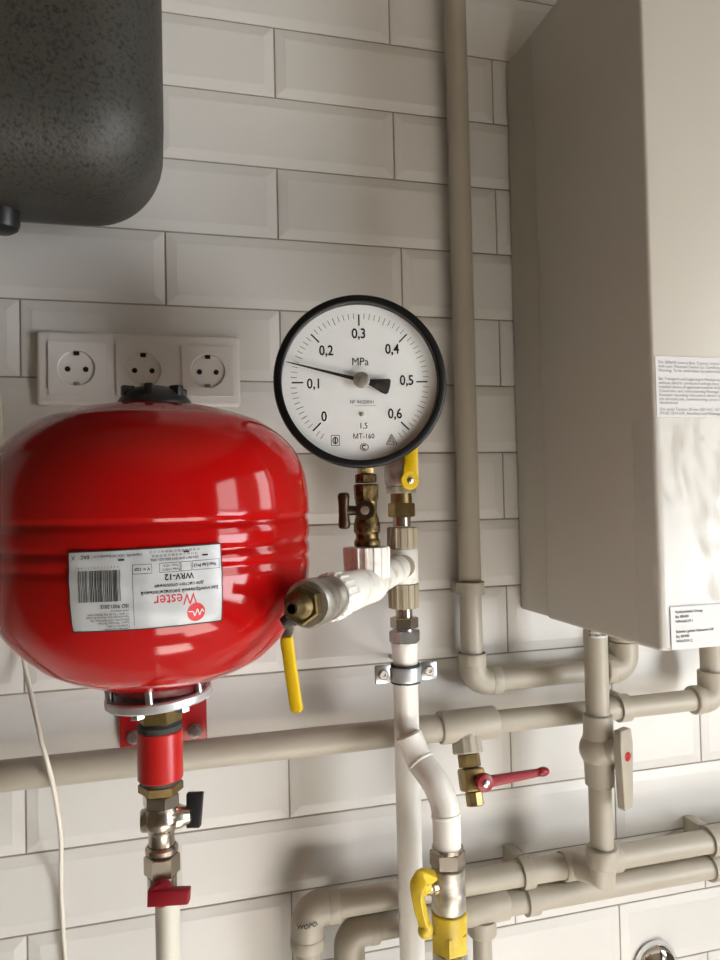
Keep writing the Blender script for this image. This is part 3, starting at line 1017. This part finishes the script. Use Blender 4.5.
un = thing('pipe_union', 'nickel union with two hexagon nuts on top of the white riser', 'pipe fitting', cpx(641))
MB().lathe(cpx(617), Z, [(0, .0095), ((cpx(608.3) - cpx(617)).length, .0095)], 24).build('neck', M_nickel, un)
MB().hexa(cpx(628), cpx(617), .0275, ref=V((.15, -1, 0))).build('upper_nut', M_nickel, un)
MB().hexa(cpx(642), cpx(630), .0305, ref=V((.45, -1, 0))).lathe(cpx(630), Z, [(0, .012), ((cpx(628) - cpx(630)).length, .012)], 24).build('lower_nut', M_zinc, un)

# riser
rs = MB()
ztop = cpx(642.3).z
rs.lathe((CXc, COLY, RZ0), Z, [(0, .0140), (ztop - .012 - RZ0, .0140), (ztop - .010 - RZ0, .0150), (ztop - RZ0, .0150)], 40)
riser = tag(rs.build('riser_pipe', M_wppr, origin=(CXc, COLY, RZ0)), 'straight white riser pipe held by the silver clamp', 'pipe')

cl = thing('pipe_clamp', 'silver two-screw clamp around the white riser pipe', 'pipe clamp', cpx(680))
cz1 = at(403, 673, COLY).z
MB().lathe((CXc, COLY, cz1 - .0105), Z, [(0, .0143), (0, .0165), (.0015, .0165), (.0195, .0165), (.021, .0165), (.021, .0143), (0, .0143)], 40, caps=False).build('rubber_lining', M_rubber, cl)
bnd = MB().lathe((CXc, COLY, cz1 - .0080), Z, [(0, .0166), (0, .0178), (.002, .0184), (.008, .0175), (.014, .0184), (.016, .0178), (.016, .0166), (0, .0166)], 48, caps=False)
bnd.build('band', M_zincl, cl, 'zinc plated band')
for sgn in (-1, 1):
    e = MB().box((CXc + sgn * .0270, COLY - .002, cz1 + .001), (.0190, .004, .0205), bev=.0016)
    eo = e.build('ear', M_zinc, cl)
    MB().lathe((CXc + sgn * .0270, COLY - .004, cz1 + .001), -Y, [(0, .0058), (.0016, .0058), (.003, .0044), (.003, .0022), (.0016, .002), (.0016, 0)], 24, caps=False).build('screw', M_steel, cl)
MB().cyl((CXc + .011, COLY + .0150, cz1), (CXc + .011, -.001, cz1), .003, 16).build('stud', M_zincl, cl)

# bypass with two bends, in front of the riser
SY = -.150
sp = [at(408.5, 735, -.108), at(414, 748, -.112), at(421, 762, -.120), at(435, 782, -.138), at(443, 800, -.146), at(446, 815, SY), at(446.8, 832, SY), at(447.2, 854, SY)]
by = thing('bypass_pipe', 'white pipe with two bends branching from the riser down to the yellow valve', 'pipe', sp[-1])
cpts = catmull(sp, 6)
MB().tube(cpts, .0148, 32).build('pipe', M_wppr, by)
for i in (12, 30):
    p = cpts[i]
    t = (cpts[i + 1] - cpts[i - 1]).normalized()
    MB().lathe(p - t * .0022, t, [(0, .0145), (.0012, .0156), (.0032, .0156), (.0044, .0145)], 36).build('weld_bead', M_wppr, by)


def spx(v):
    return V((at(448.5, 890, SY).x, SY, at(449, v - 6, SY).z))


gv = thing('gas_valve', 'nickel valve with a curved yellow lever and yellow union at the bypass foot', 'valve', spx(958))
MB().hexa(spx(871), spx(855), .0325, ref=V((.2, -1, 0))).lathe(spx(855.5), Z, [(0, .0165), (.004, .0165), (.004, .0150)], 36).build('upper_nut', M_nickel, gv)
L = (spx(872) - spx(916)).length
MB().lathe(spx(916), Z, [(0, .0165), (.002, .0178), (L * .45, .0178), (L * .52, .0172), (L * .58, .0178), (L - .001, .0176), (L, .0160)], 48).build('body', M_steel, gv)
L = (spx(916.4) - spx(958)).length
yu = MB()
yu.lathe(spx(944), Z, [(0, .0180), ((spx(916.4) - spx(944)).length - .001, .0187), ((spx(916.4) - spx(944)).length, .0178)], 48)
yu.hexa(spx(955), spx(935), .0350, ref=V((.75, -1, 0)))
yu.build('yellow_union', M_yelw, gv, 'worn yellow union')
MB().hexa(spx(980), spx(956), .0320, ref=V((.3, -1, 0))).build('lower_nut', M_steel, gv)
MB().lathe((spx(900).x, SY, RZ0), Z, [(0, .0135), (spx(980.3).z - RZ0, .0135)], 32).build('tail_pipe', M_wppr, gv)
stc = V((spx(887).x, SY, at(430, 886, SY).z))
MB().lathe(stc + V((-.0165, -.003, 0)), V((-1, -.25, 0)), [(0, .0085), (.0045, .0085), (.0055, .006), (.0095, .006)], 20).build('stem', M_nickel, gv)
hl = [at(431, 879, SY - .006), at(423, 877.5, SY - .010), at(418.5, 884, SY - .012), at(418, 896, SY - .012), at(421, 912, SY - .012), at(424.5, 925, SY - .012), at(426, 931, SY - .012)]
yl = MB()
strap(yl, catmull(hl, 5), [.0160] * 11 + [.0150, .0140, .0130, .0120, .0115] + [.0105] * 5 + [.0095] * 5 + [.0090] * 5, .0085, V((-.6, -.8, 0)))
yl.ball(at(425.5, 930, SY - .012), .0080, (1, .9, 1.15))
yl.lathe(stc + V((-.0245, -.005, .004)), V((-1, -.25, 0)), [(0, .0075), (.008, .0085), (.0100, .0070)], 20)
yl.build('lever', M_yelw, gv, 'curved yellow lever')
MB().lathe(stc + V((-.0345, -.0075, .0015)), V((-1, -.25, 0)), [(0, .0042), (.002, .0042), (.003, .003)], 12).build('lever_nut', M_rubber, gv)

# ------------------------------------------------------------------ grey pipework
PR = .0148
YA, ZA, ZB, ZC, YD, ZD = -.05, -.8535, -1.0400, -1.0730, -.030, -.8080


def socket(mb, p, d, L, r, n=36):
    """short socket ring of a fusion fitting along d"""
    return mb.lathe(p, d, [(0, r - .0015), (.001, r - .0003), (.002, r), (L - .002, r), (L - .001, r - .0003), (L, r - .0015)], n)


# A: long horizontal run with the tee for the drain valve, elbow up at the right
ra = thing('heating_pipe', 'long grey horizontal pipe passing behind the white riser and under the boiler', 'pipe', (.3, YA, ZA))
xt0, xt1 = at(439, 726, YA).x, at(495, 720, YA).x
xe = at(712, 690, YA).x
MB().cyl((RX0 + .002, YA, ZA), (xt0, YA, ZA), .0158).build('pipe', M_ppr, ra)
MB().cyl((xt1, YA, ZA), (xe - .030, YA, ZA), .0135).build('pipe', M_ppr, ra)
ta_ = MB()
socket(ta_, (xt0, YA, ZA), X, xt1 - xt0, .0193)
dt = V((0, -.30, -.954)).normalized()
tx = at(464.5, 730, YA).x
ta_.lathe(V((tx, YA, ZA)) + dt * .008, dt, [(0, .0165), (.018, .0165), (.020, .0158)], 32)
ta_.build('tee', M_ppr, ra)
MB().lathe(V((tx, YA, ZA)) + dt * .014, dt, [(0, .0170), (.0165, .0178), (.0180, .0165)], 96, mod=ribmod(12, .04)).build('ribbed_outlet', M_ppr, ra)
el = MB()
el.tube(arc((xe - .030, YA, ZA), (xe, YA, ZA), (xe, YA, ZA + .036), .016), .0180, 32)
socket(el, (xe - .032, YA, ZA), X, .012, .0186)
el.build('elbow', M_ppr, ra)
MB().cyl((xe, YA, ZA + .036), (xe, YA, BZ0 - .0005), .0140).build('pipe', M_ppr, ra)
# drain valve on the tee
dq = V((tx, YA, ZA)) + dt * .0325
bdv = thing('drain_valve', 'small brass drain valve with a long red lever under the grey tee', 'valve', dq + dt * .045)
MB().hexa(dq, dq + dt * .0150, .0235, ref=V((.4, -1, 0))).build('inlet', M_brass, bdv)
MB().box(dq + dt * .0285, (.0262, .0250, .0255), (X, dt.cross(X).normalized(), dt), bev=.003).build('body', M_brass, bdv)
MB().hexa(dq + dt * .0414, dq + dt * .0575, .0190, ref=V((.7, -1, 0)), sides=8).build('outlet', M_brass, bdv)
lc = dq + dt * .0265 + V((.0080, -.0140, 0))
rl = MB()
rl.lathe(lc, -Y, [(0, .0098), (.005, .0108), (.008, .0100), (.009, .007)], 32)
l1 = at(544, 770, lc.y - .004) - lc
l1.y = -.004
ld = l1.normalized()
strap(rl, [lc + ld * .006 - Y * .004, lc + ld * .03 - Y * .004, lc + ld * .055 - Y * .004, lc + ld * .068 - Y * .004, lc + ld * (l1.length - .012) - Y * .004, lc + ld * l1.length - Y * .004], [.0120, .0100, .0085, .0075, .0070, .0068], .006, -Y)
rl.ball(lc + ld * (l1.length - .004) - Y * .004, .0056, (1.6, .9, 1))
rl.build('lever', M_dred, bdv, 'long red lever')
MB().lathe(lc - Y * .009, -Y, [(0, .0045), (.0015, .0045), (.0022, .003)], 6).build('lever_nut', M_zinc, bdv)

# B: lower run; elbow down at the left; angled branch up to the plastic ball valve
rb_ = thing('heating_pipe', 'upper of the two parallel grey pipes low on the wall', 'pipe', (.6, YA, ZB))
xb = at(307, 905, YA).x
PVX, PVY = .6490, -.092
xtb0, xtb1 = at(562, 868, YA).x, at(618, 858, YA).x
MB().cyl((xb + .034, YA, ZB), (xtb0, YA, ZB), PR).build('pipe', M_ppr, rb_)
MB().cyl((xtb1, YA, ZB), (RX1 - .002, YA, ZB), PR).build('pipe', M_ppr, rb_)
eb = MB()
eb.tube(arc((xb + .028, YA, ZB), (xb, YA, ZB), (xb, YA, ZB - .040), .0165), .0188, 32)
socket(eb, (xb + .022, YA, ZB), X, .014, .0192)
socket(eb, (xb, YA, ZB - .028), -Z, .014, .0196)
elb = eb.build('elbow', M_ppr, rb_)
mt = MB()
for k_, (s, w) in enumerate((('WOPOPEKO', .0072),)):
    def wrap(x, y):
        a = x / .0200
        return V((xb + .0200 * math.sin(a + .25), YA - .0200 * math.cos(a + .25), ZB - .007 + y + .12 * x))
    mt.text(s, w, wrap, 'CENTER', .0002)
mt.build('printed_text', M_ink, elb, flat=True)
MB().cyl((xb, YA, ZB - .042), (xb, YA, RZ0), .0130).build('pipe', M_ppr, rb_)
tb_ = MB()
socket(tb_, (xtb0, YA, ZB), X, xtb1 - xtb0, .0180)
bo = V((PVX, PVY, ZB + .036))
br0 = V((PVX - .012, YA, ZB + .001))
tb_.tube([br0, V((PVX, PVY, ZB + .004)), bo], [.0172, .0178, .0172], 36)
socket(tb_, (PVX, PVY, ZB + .016), Z, .022, .0190)
tb_.build('tee', M_ppr, rb_)
# plastic ball valve
def vpx(v):
    return V((PVX, PVY, at(598, v, PVY).z))


pv = thing('ball_valve', 'grey plastic ball valve whose flat handle has a red dot', 'valve', vpx(787))
zb0 = bo.z + .0025
MB().cyl((PVX, PVY, zb0), vpx(785), .0138).build('lower_pipe', M_ppr, pv)
vb = MB()
L = (vpx(714) - vpx(785)).length
vb.lathe(vpx(785), Z, [(0, .0160), (.001, .0172), (L * .28, .0178), (L * .40, .0195), (L * .6, .0195), (L * .76, .0178), (L - .001, .0172), (L, .0160)], 40)
vb.ball(vpx(749), .0232, (1, 1, 1.02))
hn = V((.40, -.915, 0)).normalized()
hw_ = V((.915, .40, 0)).normalized()
vb.lathe(vpx(746) + hn * .012, hn, [(0, .0150), (.014, .0140), (.0155, .0125), (.022, .0095)], 32)
vb.build('body', M_ppr, pv, sharp=40)
hp = MB()
ho = vpx(746) + hn * .0330
hp.prism([(-.0085, -.062), (-.0065, -.0645), (.0085, -.0635), (.0095, -.060), (.0120, .010), (.0105, .0265), (.008, .0280), (-.0105, .0280), (-.0120, .0255), (-.0125, .008)], ho, hw_, Z, hn, .0100, bev=.0015)
hp.build('handle', M_ppr, pv, 'flat grey handle')
MB().lathe(ho + hn * .0052 - Z * .003, hn, [(0, .0054), (.0008, .0052), (.0014, .003), (.0015, 0)], 20, caps=False).build('red_dot', M_redp, pv, 'round red dot')
up = MB().cyl((PVX, PVY, vpx(713.5).z), (PVX, PVY, BZ0 - .0015), .0140).build('riser', M_ppr, None, origin=(PVX, PVY, vpx(713).z))
up.name = 'supply_pipe'
tag(up, 'short grey upright pipe between boiler and red-dot valve', 'pipe')
bl = MB()
n = 20
a0, a1 = -2.5, -.35
vs = [V((PVX + .0143 * math.cos(a0 + (a1 - a0) * i / n), PVY + .0143 * math.sin(a0 + (a1 - a0) * i / n), BZ0 - .010 - z)) for z in (0, .012) for i in range(n + 1)]
bl.add(vs, [(i, i + 1, n + 2 + i, n + 1 + i) for i in range(n)])
pl = bl.build('pipe_sticker', M_paper, up, 'small white printed tag')
ptx = MB()
for k in range(2):
    ptx.text('3/4 HEATING', .0038, lambda x, y, k=k: V((PVX + .0147 * math.sin(x / .0147 - .35), PVY - .0147 * math.cos(x / .0147 - .35), BZ0 - .0135 - .0050 * k + y)), 'CENTER', .00012)
ptx.build('printed_text', M_ink, pl, flat=True)

# C: lower of the pair with a tee and an elbow down
rc = thing('heating_pipe', 'lower of the two parallel grey pipes low on the wall', 'pipe', (.6, YA, ZC))
xc_ = at(349, 930, YA).x
xc0, xc1 = at(452, 914, YA).x, at(506, 905, YA).x
MB().cyl((xc_ + .030, YA, ZC), (xc0, YA, ZC), PR).build('pipe', M_ppr, rc)
MB().cyl((xc1, YA, ZC), (RX1 - .002, YA, ZC), PR).build('pipe', M_ppr, rc)
ec = MB()
ec.tube(arc((xc_ + .028, YA, ZC), (xc_, YA, ZC), (xc_, YA, ZC - .040), .0165), .0176, 32)
socket(ec, (xc_ + .022, YA, ZC), X, .012, .0180)
ec.build('elbow', M_ppr, rc)
MB().cyl((xc_, YA, ZC - .040), (xc_, YA, RZ0), .0130).build('pipe', M_ppr, rc)
tc_ = MB()
socket(tc_, (xc0, YA, ZC), X, xc1 - xc0, .0180)
xo = at(482, 930, YA).x
tc_.lathe((xo, YA, ZC - .012), -Z, [(0, .0175), (.017, .0175), (.019, .016)], 32)
tc_.build('tee', M_ppr, rc)
MB().cyl((xo, YA, ZC - .031), (xo, YA, RZ0), .0115).build('outlet_pipe', M_ppr, rc)

# D: upright grey pipe right of the gauge, elbow, short run and elbow up into the boiler
rd = thing('heating_pipe', 'tall grey upright pipe right of the gauge turning to the boiler', 'pipe', (.5, YD, ZD))
xd = .5145
xd2 = at(624, 665, YD).x
MB().cyl((xd, YD, RZ1), (xd, YD, ZD + .030), .0138).build('pipe', M_ppr, rd)
e1_ = MB()
e1_.tube(arc((xd, YD, ZD + .036), (xd, YD, ZD), (xd + .036, YD, ZD), .020), .0170, 32)
socket(e1_, (xd, YD, ZD + .036), -Z, .014, .0176)
socket(e1_, (xd + .036, YD, ZD), -X, .014, .0176)
e1_.build('elbow', M_ppr, rd)
MB().cyl((xd + .034, YD, ZD), (xd2 - .028, YD, ZD), .0138).build('pipe', M_ppr, rd)
e2_ = MB()
e2_.tube(arc((xd2 - .030, YD, ZD), (xd2, YD, ZD), (xd2, YD, ZD + .034), .018), .0185, 32)
socket(e2_, (xd2 - .032, YD, ZD), X, .012, .0192)
e2_.build('elbow', M_ppr, rd)
MB().lathe((xd2, YD, ZD + .034), Z, [(0, .0165), (.006, .0190), (BZ0 - ZD - .034 - .002, .0190)], 32).build('boiler_adapter', M_ppr, rd)


# clips
def clip(p, axis, R, label, group=None):
    c = thing('pipe_clip', label, 'pipe clip', V((p[0], -.002, p[2])), group)
    p = V(p)
    a = V(axis)
    o = V((0, 1, 0))
    s = a.cross(o)
    b = MB()
    w, th = .0150, .0035
    n = 28
    vs, fs = [], []
    for i in range(n + 1):
        t = math.radians(-152 + 304 * i / n)
        d = -o * math.cos(t) + s * math.sin(t)
        for r, l in ((R, -w / 2), (R, w / 2), (R + th, w / 2), (R + th, -w / 2)):
            vs.append(p + d * r + a * l)
    for i in range(n):
        for j in range(4):
            fs.append((i * 4 + j, i * 4 + (j + 1) % 4, i * 4 + 4 + (j + 1) % 4, i * 4 + 4 + j))
    fs += [(0, 1, 2, 3), (n * 4, n * 4 + 1, n * 4 + 2, n * 4 + 3)]
    b.add(vs, fs)
    b.build('clip_ring', M_ppr, c)
    depth = -.003 - (p.y + R + .0005)
    depth = abs(depth)
    yb = (p.y + R + .0005 - .003) / 2
    MB().box((p.x, yb, p.z), tuple((w if abs(a.x) > .5 else .030, depth, .030 if abs(a.x) > .5 else w)), bev=.0015).build('clip_base', M_ppr, c)
    return c


clip((at(622, 706, YA).x, YA, ZA), X, .0138, 'grey clip on the horizontal pipe just under the boiler')
clip((xd, YD, -.692), Z, .0141, 'grey clip on the tall upright pipe right of the gauge')
clip((at(525, 873, YA).x, YA, ZB), X, PR + .0003, 'grey clip on the upper parallel pipe, left of the red-dot valve')
clip((at(530, 905, YA).x, YA, ZC), X, PR + .0003, 'grey clip on the lower parallel pipe, left of the red-dot valve')
clip((at(712, 838, YA).x, YA, ZB), X, PR + .0003, 'grey clip on the upper parallel pipe at the right edge of the photo')
clip((at(713, 866, YA).x, YA, ZC), X, PR + .0003, 'grey clip on the lower parallel pipe at the right edge of the photo')

# ------------------------------------------------------------------ cable and chrome cover
cb = [at(-12, 360, -.008), at(-1, 400, -.008), at(2, 450, -.007), at(5, 520, -.007), at(15, 600, -.008), at(24, 660, -.012), at(30, 690, -.030), at(40, 735, -.066), at(49, 768, -.0715), at(56, 800, -.062), at(61, 840, -.030), at(61, 880, -.010), at(63, 930, -.007), at(66, 975, -.007), at(66, 1100, -.007)]
tag(MB().tube(catmull(cb, 6), .0024, 12).build('power_cable', M_cable, origin=at(66, 975, -.007)), 'thin white cable hanging down the tiles at far left', 'cable')
ch = at(653, 963, 0)
chv = MB().lathe((ch.x, -.0035, ch.z), -Y, [(0, .0325), (.004, .0325), (.010, .0300), (.018, .0235), (.024, .0155), (.0275, .007), (.028, 0)], 48, caps=False)
tag(chv.build('wall_rosette', M_chrome, origin=(ch.x, 0, ch.z - .03)), 'round chrome rosette on the tiles at the bottom edge', 'rosette')

for o in bpy.data.objects:
    if '_o' in o:
        del o['_o']
